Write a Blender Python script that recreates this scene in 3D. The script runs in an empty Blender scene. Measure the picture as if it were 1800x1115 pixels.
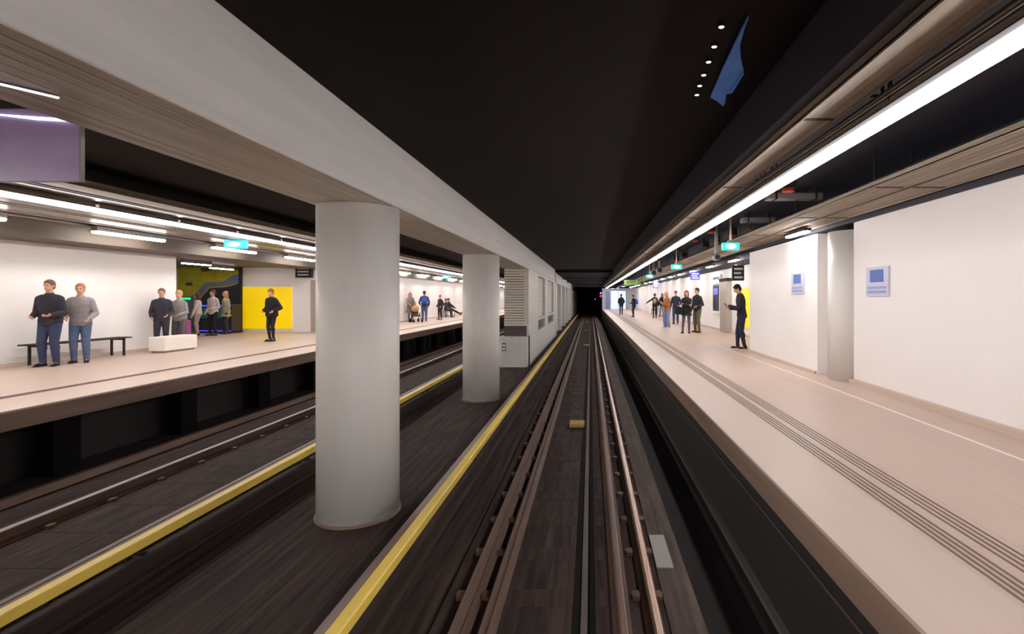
import bpy, bmesh, math, random
from mathutils import Vector, Matrix
random.seed(7)
C = bpy.context.scene.collection
PI = math.pi
F = 900.0; VX = 1038.0; VY = 523.5; CZ = 2.44      # focal length in pixels, vanishing point, eye height
Y0, Y1 = -20.0, 100.0
PZ = 0.98                                           # platform height over the rail heads

def lin(c):
    return tuple(((v/255)/12.92 if v/255 <= .04045 else ((v/255+.055)/1.055)**2.4) for v in c)

# ------------------------------------------------------------------ materials
def mat(name, rgb, rough=.6, metal=0.0, var=0.0, scale=(1,1,1), bump=0.0, emit=0.0, spec=.5, detail=4, ecol=None):
    m = bpy.data.materials.new(name); m.use_nodes = True
    nt = m.node_tree; b = nt.nodes['Principled BSDF']
    c = lin(rgb)
    b.inputs['Base Color'].default_value = (*c, 1)
    b.inputs['Roughness'].default_value = rough
    b.inputs['Metallic'].default_value = metal
    b.inputs['Specular IOR Level'].default_value = spec
    if emit:
        b.inputs['Emission Color'].default_value = (*lin(ecol or rgb), 1)
        b.inputs['Emission Strength'].default_value = emit
    if var or bump:
        tc = nt.nodes.new('ShaderNodeTexCoord'); mp = nt.nodes.new('ShaderNodeMapping')
        mp.inputs['Scale'].default_value = scale
        nz = nt.nodes.new('ShaderNodeTexNoise'); nz.inputs['Scale'].default_value = 1.0
        nz.inputs['Detail'].default_value = detail
        nt.links.new(tc.outputs['Object'], mp.inputs['Vector']); nt.links.new(mp.outputs[0], nz.inputs['Vector'])
        if var:
            rp = nt.nodes.new('ShaderNodeValToRGB')
            rp.color_ramp.elements[0].position = .3; rp.color_ramp.elements[1].position = .7
            rp.color_ramp.elements[0].color = (*[v*(1-var) for v in c], 1)
            rp.color_ramp.elements[1].color = (*[min(1, v*(1+var)) for v in c], 1)
            nt.links.new(nz.outputs['Fac'], rp.inputs[0]); nt.links.new(rp.outputs[0], b.inputs['Base Color'])
        if bump:
            bp = nt.nodes.new('ShaderNodeBump'); bp.inputs['Strength'].default_value = bump
            bp.inputs['Distance'].default_value = .01
            nt.links.new(nz.outputs['Fac'], bp.inputs['Height']); nt.links.new(bp.outputs[0], b.inputs['Normal'])
    return m

M = {}
M['concrete'] = mat('painted_concrete', (212,209,206), .55, var=.07, scale=(9,.35,9), bump=.15)
M['board'] = mat('board_marked_concrete', (212,200,186), .42, var=.30, scale=(34,.25,34), bump=.5)
M['column'] = mat('column_paint', (226,222,218), .5, var=.05, scale=(3,3,.7), bump=.1)
M['black'] = mat('black_ceiling', (32,25,24), .9, spec=.2, var=.25, scale=(1.2,.25,1.2))
M['black2'] = mat('blue_black', (50,49,62), .7, var=.2, scale=(1,.3,1))
M['wall'] = mat('cream_wall', (247,243,241), .45, var=.03, scale=(.5,.5,.5))
M['wallblue'] = mat('pale_blue_wall', (222,226,238), .5)
M['skirt'] = mat('skirting', (206,186,170), .5)
M['whitep'] = mat('white_paint', (243,238,230), .5)
M['bed'] = mat('track_bed', (56,44,40), .85, var=.62, scale=(16,.7,10), bump=.6, detail=6, spec=.2)
M['bed2'] = mat('track_bed_light', (84,71,63), .85, var=.4, scale=(18,1.2,10), bump=.5, detail=6)
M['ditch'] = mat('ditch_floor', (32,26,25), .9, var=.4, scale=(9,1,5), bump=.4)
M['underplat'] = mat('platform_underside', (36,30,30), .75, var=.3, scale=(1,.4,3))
M['fascia'] = mat('edge_beam_concrete', (138,114,100), .7, var=.25, scale=(3,.5,8), bump=.2)
M['sleeper'] = mat('sleeper_concrete', (56,44,40), .85, var=.55, scale=(16,1.2,10), bump=.5, detail=6, spec=.2)
M['railside'] = mat('rail_rust', (92,66,54), .6, .3, var=.35, scale=(20,1.5,20), bump=.2)
M['railtop'] = mat('rail_head_worn', (176,146,128), .28, .9, var=.2, scale=(30,.5,3))
M['raildull'] = mat('rail_head_dull', (104,82,72), .45, .25, var=.25, scale=(30,.5,3))
M['silver'] = mat('rail_head_silver', (186,176,172), .35, .3, var=.15, scale=(30,.5,3))
M['cable'] = mat('cable_duct_grey', (84,74,74), .5, var=.2, scale=(9,.6,9))
M['rubber'] = mat('black_rubber', (18,15,15), .9, spec=.15)
M['yellow'] = mat('yellow_cover', (236,204,92), .45, var=.12, scale=(4,1,4))
M['yellowblock'] = mat('ochre_plastic', (160,135,70), .5)
M['brown'] = mat('brown_cover', (116,92,80), .5, var=.2, scale=(10,.5,10))
M['grey'] = mat('grey_metal', (150,140,132), .38, .6, var=.25, scale=(16,.3,8), bump=.15)
M['greyp'] = mat('grey_paint', (150,145,142), .5)
M['galv'] = mat('galvanised_tray', (150,135,119), .6, .15, var=.5, scale=(22,.35,10), bump=.3)
M['darkbrown'] = mat('dark_brown_steel', (54,42,37), .8, var=.3, scale=(12,.8,12), spec=.2)
M['darkmetal'] = mat('dark_metal', (42,38,40), .75, .1)
M['purple'] = mat('smoky_purple_reflection', (185,160,208), .25, var=.2, scale=(1.2,1,1.6))  # tint of the reflection at upper left
M['kioskdark'] = mat('dark_brown_panel', (84,72,70), .5)
M['shutter'] = mat('shutter_slats', (215,206,196), .5)
M['steel'] = mat('brushed_steel', (188,176,166), .5, .3)
M['bluereflect'] = mat('blue_reflection', (86,150,255), .6, var=.15, scale=(3,3,3))  # tint of the blue windscreen reflection
M['red'] = mat('red_paint', (214,64,44), .5)
M['signblue'] = mat('sign_blue', (70,104,186), .4)
M['signwhite'] = mat('sign_pale', (205,206,226), .4)
M['signpale'] = mat('sign_pale_blue', (150,164,214), .4)
M['yellowpanel'] = mat('backlit_yellow_poster', (255,220,10), .45, emit=.38, ecol=(255,215,0))
M['muralgreen'] = mat('mural_yellow_green', (178,164,34), .6, var=.22, scale=(2,2,2.6))
M['muralslate'] = mat('mural_slate', (112,118,146), .6, var=.1, scale=(3,3,3))
M['muraldark'] = mat('mural_dark', (46,42,52), .6)
M['muralolive'] = mat('mural_olive', (70,66,34), .6)
M['glass'] = mat('dark_glass', (30,30,44), .12)
M['teal'] = mat('teal_panel', (30,120,108), .4)
M['signblack'] = mat('sign_black', (30,28,30), .4)
M['signtext'] = mat('sign_text_white', (230,226,220), .5)
# emissive materials for lamps, lit signs and the windscreen reflections
M['tube'] = mat('lamp_tube', (255,250,249), .5, emit=40)
M['tubeL'] = mat('lamp_tube_left', (255,249,245), .5, emit=34)
M['tubeS'] = mat('small_lamp_face', (255,248,242), .5, emit=85)
M['dot'] = mat('reflection_and_lamp_glow', (225,238,255), .5, emit=3)  # glow of the windscreen reflection dots, also of the tunnel lamp globe
M['exitlit'] = mat('exit_sign_green', (30,190,160), .4, emit=1.6, ecol=(20,200,170))
M['exitwhite'] = mat('exit_sign_white', (225,255,250), .4, emit=2.6)
M['exitblue'] = mat('exit_sign_cyan', (60,190,220), .4, emit=1.5, ecol=(60,200,230))
M['bluelit'] = mat('blue_lit_sign', (80,80,220), .4, emit=1.2, ecol=(70,75,225))
M['whitelit'] = mat('white_lit', (235,240,255), .4, emit=1.6)
M['greenlit'] = mat('green_led', (40,220,120), .4, emit=1.4, ecol=(30,210,110))
M['lime'] = mat('lime_lit_panel', (120,160,80), .4, emit=.08, ecol=(150,190,90))
M['blueled'] = mat('blue_led', (70,80,250), .4, emit=1.8, ecol=(60,70,255))
M['redlamp'] = mat('signal_red', (255,40,90), .4, emit=5, ecol=(255,25,70))
M['bluelamp'] = mat('signal_violet', (120,110,255), .4, emit=4, ecol=(110,100,255))
M['doorlit'] = mat('lit_door_glass', (205,220,255), .3, emit=1.1, ecol=(195,212,255))
M['screenlit'] = mat('screen_violet', (90,80,200), .3, emit=.6, ecol=(90,80,200))

# ------------------------------------------------------------------ mesh helpers
class MB:
    def __init__(s): s.bm = bmesh.new(); s.mats = []; s.cur = 0
    def use(s, m):
        m = M[m] if isinstance(m, str) else m
        if m not in s.mats: s.mats.append(m)
        s.cur = s.mats.index(m); return s
    def _f(s, vs):
        f = s.bm.faces.new(vs); f.material_index = s.cur; return f
    def box(s, x0,x1,y0,y1,z0,z1, rot=None, piv=None):
        v = [Vector((x,y,z)) for x in (x0,x1) for y in (y0,y1) for z in (z0,z1)]
        if rot is not None:
            p = Vector(piv if piv else ((x0+x1)/2,(y0+y1)/2,(z0+z1)/2)); v = [rot@(q-p)+p for q in v]
        b = [s.bm.verts.new(q) for q in v]
        for q in ((0,1,3,2),(4,6,7,5),(0,4,5,1),(2,3,7,6),(0,2,6,4),(1,5,7,3)): s._f([b[i] for i in q])
        return s
    def prism(s, pts, a, b, axis='y'):
        """closed outline extruded from a to b. axis y: pts (x,z); x: pts (y,z); z: pts (x,y)"""
        def P(p,t): return (p[0],t,p[1]) if axis=='y' else ((t,p[0],p[1]) if axis=='x' else (p[0],p[1],t))
        A = [s.bm.verts.new(P(p,a)) for p in pts]; B = [s.bm.verts.new(P(p,b)) for p in pts]
        n = len(pts)
        for i in range(n): s._f([A[i],A[(i+1)%n],B[(i+1)%n],B[i]])
        s._f(A[::-1]); s._f(B); return s
    def cyl(s, p0, p1, r0, r1=None, n=16):
        p0, p1 = Vector(p0), Vector(p1); r1 = r0 if r1 is None else r1
        d = (p1-p0).normalized(); u = d.orthogonal().normalized(); w = d.cross(u)
        A = []; B = []
        for i in range(n):
            a = 2*PI*i/n; o = u*math.cos(a)+w*math.sin(a)
            A.append(s.bm.verts.new(p0+o*r0)); B.append(s.bm.verts.new(p1+o*r1))
        for i in range(n): s._f([A[i],A[(i+1)%n],B[(i+1)%n],B[i]])
        s._f(A[::-1]); s._f(B); return s
    def tube(s, pts, r, n=8):
        for a, b in zip(pts, pts[1:]): s.cyl(a, b, r, n=n)
        for p in pts[1:-1]: s.ell(p, (r,r,r), seg=8, ring=5)
        return s
    def ell(s, c, r, rot=None, seg=14, ring=9):
        c = Vector(c); rows = []
        T = lambda v: c + (rot@v if rot is not None else v)
        top = s.bm.verts.new(T(Vector((0,0,r[2])))); bot = s.bm.verts.new(T(Vector((0,0,-r[2]))))
        for j in range(1, ring):
            t = PI*j/ring
            rows.append([s.bm.verts.new(T(Vector((r[0]*math.sin(t)*math.cos(2*PI*i/seg), r[1]*math.sin(t)*math.sin(2*PI*i/seg), r[2]*math.cos(t))))) for i in range(seg)])
        for i in range(seg):
            k = (i+1)%seg
            s._f([top, rows[0][i], rows[0][k]]); s._f([bot, rows[-1][k], rows[-1][i]])
            for a, b in zip(rows, rows[1:]): s._f([a[i], b[i], b[k], a[k]])
        return s
    def rings(s, rs):
        """rs: list of (centre, axisX*rx, axisY*ry)"""
        n = 18; R = []
        for c, ax, ay in rs:
            R.append([s.bm.verts.new(Vector(c)+Vector(ax)*math.cos(2*PI*i/n)+Vector(ay)*math.sin(2*PI*i/n)) for i in range(n)])
        for A, B in zip(R, R[1:]):
            for i in range(n): s._f([A[i],A[(i+1)%n],B[(i+1)%n],B[i]])
        s._f(R[0][::-1]); s._f(R[-1]); return s
    def build(s, name, m=None, parent=None, loc=None, smooth=False, bevel=0, remesh=0):
        if m is not None:
            mm = M[m] if isinstance(m, str) else m
            if not s.mats: s.mats = [mm]
        bmesh.ops.recalc_face_normals(s.bm, faces=s.bm.faces)
        me = bpy.data.meshes.new(name); s.bm.to_mesh(me); s.bm.free()
        for k in s.mats: me.materials.append(k)
        if remesh:
            me = remeshed(me, remesh); smooth = True
        if smooth:
            for p in me.polygons: p.use_smooth = True
        o = bpy.data.objects.new(name, me); C.objects.link(o)
        if parent: o.parent = parent
        if loc: o.location = loc
        if bevel:
            b = o.modifiers.new('bevel', 'BEVEL'); b.width = bevel; b.segments = 2; b.limit_method = 'ANGLE'
        return o

def remeshed(me, vox, sm=3):
    t = bpy.data.objects.new('tmp', me); C.objects.link(t)
    r = t.modifiers.new('r', 'REMESH'); r.mode = 'VOXEL'; r.voxel_size = vox
    k = t.modifiers.new('s', 'SMOOTH'); k.factor = .5; k.iterations = sm
    dg = bpy.context.evaluated_depsgraph_get(); dg.update()
    n = bpy.data.meshes.new_from_object(t.evaluated_get(dg))
    mats = list(me.materials); n.materials.clear()
    for q in mats: n.materials.append(q)
    bpy.data.objects.remove(t); return n

def tag(o, label, cat, group=None, kind=None):
    o['label'] = label; o['category'] = cat
    if group: o['group'] = group
    if kind: o['kind'] = kind
    return o
def thing(name, loc, label, cat, group=None, rz=0):
    o = bpy.data.objects.new(name, None); C.objects.link(o); o.location = loc; o.rotation_euler = (0,0,rz)
    o.empty_display_size = .1
    return tag(o, label, cat, group)
def struct(name, mb, m, label=None, cat=None, **k):
    o = mb.build(name, m, **k); o['kind'] = 'structure'
    if label: o['label'] = label; o['category'] = cat
    return o
KIDS = {}
def dup(root, loc, label=None, rz=None):
    r = root.copy(); C.objects.link(r); r.location = loc
    if rz is not None: r.rotation_euler = (0,0,rz)
    if label: r['label'] = label
    for ch in list(root.children):
        c = ch.copy(); C.objects.link(c); c.parent = r
        for g in list(ch.children):
            d = g.copy(); C.objects.link(d); d.parent = c
    return r
ORD = ['first','second','third','fourth','fifth','sixth','seventh','eighth','ninth','tenth','eleventh','twelfth','thirteenth','fourteenth','fifteenth','sixteenth','seventeenth','eighteenth','nineteenth','twentieth']
def nth(i):
    if i < 20: return ORD[i]
    t = ['twenty','thirty','forty','fifty','sixty','seventy','eighty','ninety','hundred'][(i+1)//10-2]
    r = (i+1) % 10
    if r == 0: return {'twenty':'twentieth','thirty':'thirtieth','forty':'fortieth','fifty':'fiftieth','sixty':'sixtieth','seventy':'seventieth','eighty':'eightieth','ninety':'ninetieth','hundred':'hundredth'}[t]
    return t+'-'+ORD[r-1]

# ================================================================== SETTING
# ---- track bed
b = MB().use('bed')
b.box(-7.6,-4.5, Y0,Y1, -.5,-.204); b.box(-4.5,-1.25, Y0,Y1, -.5,-.2); b.box(-1.25,.905, Y0,Y1, -.5,-.154)
b.use('bed2'); b.box(.625,.905, Y0,Y1, -.154,-.135)
struct('floor', b, 'bed', 'dark brown concrete track bed under both tracks', 'track bed')
b = MB(); b.box(.905,1.75, Y0,Y1, -.6,-.42)
struct('floor_ditch', b, 'ditch', 'black drainage ditch between track and right platform', 'ditch')
# ---- right platform
def tile_mat(name, rgb, jx, jy, dark):
    m = mat(name, rgb, .42, var=.05, scale=(.8,.25,1))
    nt = m.node_tree; bs = nt.nodes['Principled BSDF']; src = bs.inputs['Base Color'].links[0].from_socket
    tc = nt.nodes.new('ShaderNodeTexCoord'); sp = nt.nodes.new('ShaderNodeSeparateXYZ')
    nt.links.new(tc.outputs['Object'], sp.inputs[0]); outs = []
    for ax, step, w in ((0, jx, .012), (1, jy, .008)):
        md = nt.nodes.new('ShaderNodeMath'); md.operation = 'PINGPONG'; md.inputs[1].default_value = step/2
        nt.links.new(sp.outputs[ax], md.inputs[0])
        lt = nt.nodes.new('ShaderNodeMath'); lt.operation = 'LESS_THAN'; lt.inputs[1].default_value = w/2
        nt.links.new(md.outputs[0], lt.inputs[0]); outs.append(lt)
    mx = nt.nodes.new('ShaderNodeMath'); mx.operation = 'MAXIMUM'
    nt.links.new(outs[0].outputs[0], mx.inputs[0]); nt.links.new(outs[1].outputs[0], mx.inputs[1])
    sc = nt.nodes.new('ShaderNodeMath'); sc.operation = 'MULTIPLY'; sc.inputs[1].default_value = dark
    nt.links.new(mx.outputs[0], sc.inputs[0])
    mi = nt.nodes.new('ShaderNodeMix'); mi.data_type = 'RGBA'
    nt.links.new(sc.outputs[0], mi.inputs[0]); nt.links.new(src, mi.inputs[6])
    mi.inputs[7].default_value = (.25,.19,.15,1); nt.links.new(mi.outputs[2], bs.inputs['Base Color'])
    return m
M['tiles'] = tile_mat('platform_tiles', (202,178,164), .5, 3.0, .28)
M['coping'] = mat('edge_slab', (206,186,174), .45, var=.05, scale=(2,.3,1))
b = MB().use('fascia'); b.box(1.46,1.75, Y0,66, .74,.955)
b.use('tiles'); b.box(2.03,5.95, Y0,66, .70,PZ)
b.use('coping'); b.box(1.46,2.03, Y0,66, .955,PZ)
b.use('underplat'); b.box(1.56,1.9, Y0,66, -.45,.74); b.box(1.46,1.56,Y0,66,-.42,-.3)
struct('floor_right_platform', b, 'tiles', 'beige tiled right platform with dark edge beam', 'platform')
b = MB().use('fascia'); b.box(-7.78,-7.5, Y0,78, .72,.955)
b.use('tiles'); b.box(-17.8,-8.05, Y0,78, .70,PZ)
b.use('coping'); b.box(-8.05,-7.5, Y0,78, .955,PZ)
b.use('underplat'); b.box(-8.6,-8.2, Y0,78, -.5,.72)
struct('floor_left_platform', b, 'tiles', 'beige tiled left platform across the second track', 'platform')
# ledge below left platform, black support posts
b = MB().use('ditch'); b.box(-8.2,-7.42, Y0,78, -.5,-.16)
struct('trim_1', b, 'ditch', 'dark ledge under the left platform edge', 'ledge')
b = MB(); b.box(-7.42,-7.33, Y0,78, -.2,-.09)
struct('trim_2', b, 'fascia', 'pale brown curb line beside the far rail of left track', 'curb')
post = None
for i in range(16):
    y = 3.0+i*2.3
    if post is None:
        post = thing('platform_support_post', (-7.9,y,-.16), '', 'post', 'posts below the left platform')
        MB().box(-.14,.14,-.2,.2,0,.88).build('post_shaft', 'rubber', post); q = post
    else: q = dup(post, (-7.9,y,-.16))
    q['label'] = f'{nth(i)} black post from the near end below the left platform edge'

# ---- right wall
b = MB()
b.box(4.50,6.1, Y0,8.75, PZ-.02,3.72)
b.box(4.32,6.1, 9.75,13.9, PZ-.02,3.66)
b.box(4.62,6.1, 8.75,9.75, PZ-.02,3.62)
b.box(5.80,6.1, 13.9,66, PZ-.02,3.66)
struct('wall_right', b, 'wall', 'cream wall of the right platform', 'wall')
b = MB().use('column'); b.cyl((4.66,9.2,PZ),(4.66,9.2,3.62), .36, n=40)
tag(b.build('round_pillar','wall',smooth=False), 'cream round pillar set into the right wall between two pale blue signs', 'pillar')
for p in bpy.data.objects['round_pillar'].data.polygons: p.use_smooth = len(p.vertices) == 4
b = MB().box(4.42,4.50, Y0,8.75, PZ,1.06)
struct('baseboard_right', b, 'skirt', 'beige skirting at the foot of the near right wall', 'skirting')
b = MB().box(4.27,4.32, 9.78,13.9, PZ,1.04)
struct('baseboard_right_far', b, 'skirt', 'beige skirting at the foot of the projecting wall block', 'skirting')
b = MB().box(5.72,5.80, 14,65.9, PZ,1.06)
struct('baseboard_right_rear', b, 'skirt', 'beige skirting at the foot of the far right wall', 'skirting')
# white line + tactile strip
b = MB().box(3.865,3.90, Y0,16, PZ,PZ+.004)
struct('trim_3', b, 'whitep', 'thin white line along the right platform floor', 'floor line')
M['tact'] = mat('tactile_rib', (122,104,98), .5)
b = MB()
for k in range(4): b.box(2.07+k*.042,2.07+k*.042+.015, Y0,62, PZ,PZ+.005)
for k in range(4): b.box(2.30+k*.045,2.30+k*.045+.013, Y0,62, PZ,PZ+.005)
struct('trim_4', b, 'tact', 'dark tactile ribs running along the right platform', 'tactile strip')
b = MB()
for k in range(4): b.box(-8.50-k*.05,-8.50-k*.05+.02, Y0,70, PZ,PZ+.005)
struct('trim_5', b, 'tact', 'dark tactile ribs running along the left platform', 'tactile strip')
# end wall of the right platform
b = MB(); b.box(1.5,6.1, 66,66.4, -.45,3.66)
struct('wall_far', b, 'wallblue', 'pale blue-white wall closing the far end of the right platform', 'wall')
# shallow panels of the far right wall
pan = None
for i, y in enumerate([32.0,35.3,38.6,42.0,45.4,48.7,52.1,55.4]):
    if pan is None:
        pan = tag(MB().box(-.25,0,-.40,.40,0,2.66).build('wall_panel','wall'), '', 'wall panel', 'cream panels on the far right wall')
        q = pan
    else: q = pan.copy(); C.objects.link(q)
    q.location = (5.80,y,PZ); q['label'] = f'{nth(i)} cream panel beyond the waiting group on the far right wall'

# ---- left walls
b = MB()
b.box(-12.6,-12.3, Y0,15.2, PZ-.02,3.66)
b.box(-17.9,-12.6, 15.0,15.2, PZ-.02,3.66)
b.box(-17.9,-17.6, 15.2,22, PZ-.02,3.66)
b.box(-17.9,-11.2, 21.8,22.1, PZ-.02,3.9)
b.box(-11.5,-11.2, 22.1,78, PZ-.02,3.66)
b.box(-11.5,-7.5, 78,78.3, -.4,4.33)
struct('wall_left', b, 'wall', 'cream wall of the left platform with a recessed entrance', 'wall')
b = MB().box(-12.3,-12.22, Y0,15.2, PZ,1.05); b.box(-11.2,-11.12,22.1,77.9,PZ,1.05)
struct('baseboard_left', b, 'skirt', 'beige skirting of the left platform wall', 'skirting')
# ---- ceiling
b = MB(); b.box(-18.0,6.3, Y0,Y1+60, 4.33,4.6)
struct('ceiling', b, 'black', 'black ceiling over both tracks', 'ceiling')
b = MB(); b.box(-2.75,1.62, 34.5,Y1, 4.13,4.33)
b2 = MB(); b2.box(1.60,4.44, Y0,66, 4.29,4.33)
struct('ceiling_right', b2, 'black2', 'blue-black ceiling recess above the right platform', 'ceiling')
struct('ceiling_lower_far', b, 'black', 'lower black ceiling over the far stretch of the track', 'ceiling')
b = MB().use('black2'); b.box(1.50,1.60, Y0,66, 3.86,4.33)
b.use('black2'); b.box(4.44,6.2, Y0,13.9, 3.72,4.33); b.box(4.9,6.2, 13.9,66, 3.66,4.33)
struct('trim_6', b, 'black2', 'blue-black soffit edging the service trays over the right platform', 'soffit')
b = MB(); b.box(-12.6,-11.2, Y0,21.8, 3.66,4.33); b.box(-17.9,-12.6, 14.9,22.1, 3.72,4.33); b.box(-11.5,-10.9,21.8,78,3.66,4.33)
M['soffit'] = mat('brown_soffit', (88,75,62), .6, var=.2, scale=(8,.3,8))
struct('trim_7', b, 'soffit', 'dim brown soffit above the left platform wall', 'soffit')
# tunnel beyond
b = MB(); b.box(-8,-2.6, 97,97.4, -.5,4.4); b.box(1.5,7, 84,84.4, -.5,4.4); b.box(-2.7,-2.6,97.4,160,-.5,4.4); b.box(1.5,1.6,84.4,160,-.5,4.4); b.box(-2.7,1.6,160,160.4,-.6,4.4)
struct('wall_tunnel', b, 'black', 'black tunnel walls beyond the station', 'tunnel wall')
b = MB(); b.box(-2.7,1.6, 100,160, -.6,-.3)
struct('floor_tunnel', b, 'ditch', 'black tunnel floor beyond the station', 'tunnel floor')
b = MB(); b.box(1.5,6.1, 66.4,84, -.45,.5)
struct('floor_service', b, 'ditch', 'dark service ledge beyond the right platform end', 'ledge')

# ---- beam
beam = thing('concrete_beam', (-2.85,0,3.55), 'long pale grey concrete beam carried by round columns on the left', 'beam')
BX0, BX1 = -3.31+2.85, -2.38+2.85
b = MB(); b.box(BX0,BX1, Y0,34.5, .006,.78); b.build('beam_body','concrete',beam,bevel=.012)
b = MB(); b.box(BX0+.01,BX1-.01, Y0,19.6, -.0,.006)
for k in range(9):
    x = BX0+.05+k*.1; b.box(x,x+.09, Y0,19.6, -.006,0)
b.build('board_marked_underside','board',beam)
# ---- columns
col = thing('round_column', (-2.85,6.3,-.2), 'nearest thick white-grey round column, cutting across the left platform view', 'column', 'round columns under the beam')
b = MB(); b.cyl((0,0,0),(0,0,3.74), .47, n=64)
o = b.build('column_shaft','column',col)
for p in o.data.polygons: p.use_smooth = len(p.vertices) == 4
b = MB(); b.cyl((0,0,0),(0,0,.03), .49, n=64); b.build('column_foot','fascia',col)
dup(col, (-2.85,13.35,-.2), 'second white-grey round column, standing just before the concrete kiosk')

# ---- kiosk between the tracks
kx = -2.85
kio = thing('concrete_kiosk', (kx,19.65,-.2), 'pale concrete kiosk with ribbed shutters behind the second round column', 'kiosk')
def rib(mb, x0,x1,y0,y1,z0,z1, n, face):
    """slats with a groove between; face 'y' looks to -Y, 'x' looks to +X"""
    h = (z1-z0)/n
    for i in range(n):
        a = z0+i*h
        if face == 'y': mb.prism([(y0,a+.008),(y0+.01,a+h-.012),(y1,a+h),(y1,a)], x0,x1,'x')
        else: mb.prism([(x1,a+.008),(x1-.01,a+h-.012),(x0,a+h),(x0,a)], y0,y1,'y')
b = MB()                                             # rounded base
pts = []
R = .16
for (cx,cy,a0) in ((.47-R,-.25+R,-90),(.47-R,.4,0),(-.62,.4,180),(-.62+R,-.25+R,180)):
    if cy == .4: pts.append((-.62 if cx < 0 else .47, cy))
    else:
        for k in range(7): 
            a = math.radians(a0+90*k/6); pts.append((cx+R*math.cos(a), cy+R*math.sin(a)))
b.prism(pts, 0,1.16,'z'); o = b.build('kiosk_base','concrete',kio)
b = MB(); b.box(-.46,.40,-.02,.4,1.16,1.55); b.build('counter_recess','kioskdark',kio)
b = MB(); rib(b,-.46,.44,-.03,.3,1.55,3.75,22,'y'); b.build('roller_shutter','shutter',kio)
b = MB()                                             # body with side piers and openings
L = 34.5-19.65
b.box(-.46,.30, .3,L, 0,3.75)
for y0,y1 in ((.0,3.65),(7.15,8.95),(13.4,L)): b.box(.30,.47,y0,y1,0,3.75)
for y0,y1 in ((3.65,7.15),(8.95,13.4)):
    b.box(.30,.47,y0,y1,0,1.15); b.box(.30,.47,y0,y1,3.62,3.75)
    b.box(.30,.47,y0,y1,1.60,1.72)
b.build('kiosk_wall','concrete',kio)
for y0,y1 in ((3.65,7.15),(8.95,13.4)):
    m = MB(); rib(m,.30,.34,y0,y1,1.72,3.62,20,'x'); m.build('side_shutter','shutter',kio)
    m = MB(); m.box(.30,.33,y0,y1,1.15,1.60); m.build('dark_side_slot','kioskdark',kio)
nt_ = MB().box(-.50,-.36,-.262,-.25,.62,.92).build('small_notice','kioskdark',kio)
for k in range(2): MB().box(-.48,-.38,-.268,-.262,.66+k*.13,.74+k*.13).build('notice_field','whitep',nt_)
# ---- ribbed divider wall beyond the kiosk
b = MB(); b.box(-3.2,-2.62, 34.6,97, -.2,4.13); b.box(-2.62,-2.38,34.6,97,3.45,4.12)
struct('wall_divider', b, 'concrete', 'pale concrete wall between the tracks beyond the kiosk', 'wall')
pil = None
for i in range(10):
    y = 34.95+i*6.3
    if pil is None:
        pil = tag(MB().box(0,.28,-.45,.45,0,3.64).build('square_pilaster','concrete',bevel=.03), '', 'pilaster', 'square pilasters beyond the kiosk'); q = pil
    else: q = pil.copy(); C.objects.link(q)
    q.location = (-2.62,y,-.2); q['label'] = f'{nth(i)} pale square pilaster beyond the concrete kiosk, counted from the kiosk'
tag(MB().box(-.05,.42,-.3,.3,3.64,4.33).build('beam_end_block','concrete',loc=(-2.72,34.9,-.2),bevel=.03), 'short concrete block closing the end of the long beam', 'concrete block')

# ================================================================== TRACKS
def rail_profile(w=.072, foot=.15, h=.15):
    return [(-foot/2,-h),(foot/2,-h),(foot/2,-h+.012),(.012,-h+.035),(.010,-.045),(w/2,-.032),(w/2,-.012)], [(-w/2,-.012),(-w/2,-.032),(-.010,-.045),(-.012,-h+.035),(-foot/2,-h+.012)]
def rail(name, x, label, top='railtop', h=.15, w=.072, y1=98, dz=0):
    r = thing(name, (x,0,dz), label, 'rail')
    a, c = rail_profile(w, h=h)
    MB().prism(a+c, Y0,y1).build('rail_body','railside',r)
    MB().prism([(-w/2,-.012),(w/2,-.012),(w/2-.006,-.002),(w/2-.018,0),(-w/2+.018,0),(-w/2+.006,-.002)], Y0,y1).build('rail_head',top,r)
    return r
rail('running_rail', .504, 'copper-shining right running rail of the near track', 'railtop')
rail('running_rail', -1.0, 'brown left running rail of the near track', 'raildull', w=.085)
rail('guard_rail', .25, 'dull inner guard rail beside the right running rail', 'raildull', w=.07, h=.139, dz=-.01)
rail('guard_rail', -.80, 'dull inner guard rail beside the left running rail', 'raildull', w=.05, h=.139, dz=-.01)
rail('running_rail', -4.82, 'near rail of the second track beyond the columns', 'raildull', dz=-.05)
rail('running_rail', -6.32, 'bright silver far rail of the second track', 'silver', dz=-.05)
# sleepers
def clip_mb(x):
    return MB().prism([(x-.03,-.05),(x+.03,-.05),(x+.03,-.02),(x+.045,0),(x+.03,.02),(x+.03,.05),(x-.03,.05),(x-.03,.02),(x-.045,0),(x-.03,-.02)],0,.035,'z')
sl = thing('sleeper', (0,0,0), '', 'sleeper', 'sleepers of the near track')
MB().box(-1.22,.60,-.13,.13,-.015,0).build('sleeper_block','sleeper',sl,bevel=.006)
for x in (-1.12,-.90,.39,.62-.035): clip_mb(x).build('rail_fastening','railside',sl)
slp = tag(MB().box(-1.22,.60,-.13,.13,-.015,0).build('sleeper','sleeper'), '', 'sleeper', 'sleepers of the near track')
n = 0
for i in range(100):
    y = 2.9+.76*i
    if i == 0: q = sl
    elif i < 25: q = dup(sl, (0,0,0))
    elif i == 25: q = slp
    else: q = slp.copy(); C.objects.link(q)
    q.location = (0,y,-.15); q['label'] = f'{nth(i)} brown concrete sleeper of the near track from the camera' if i < 99 else 'farthest brown concrete sleeper of the near track'
sl2 = thing('sleeper', (0,0,0), '', 'sleeper', 'sleepers of the second track')
MB().box(-6.6,-4.56,-.13,.13,-.015,0).build('sleeper_block','sleeper',sl2,bevel=.006)
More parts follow.
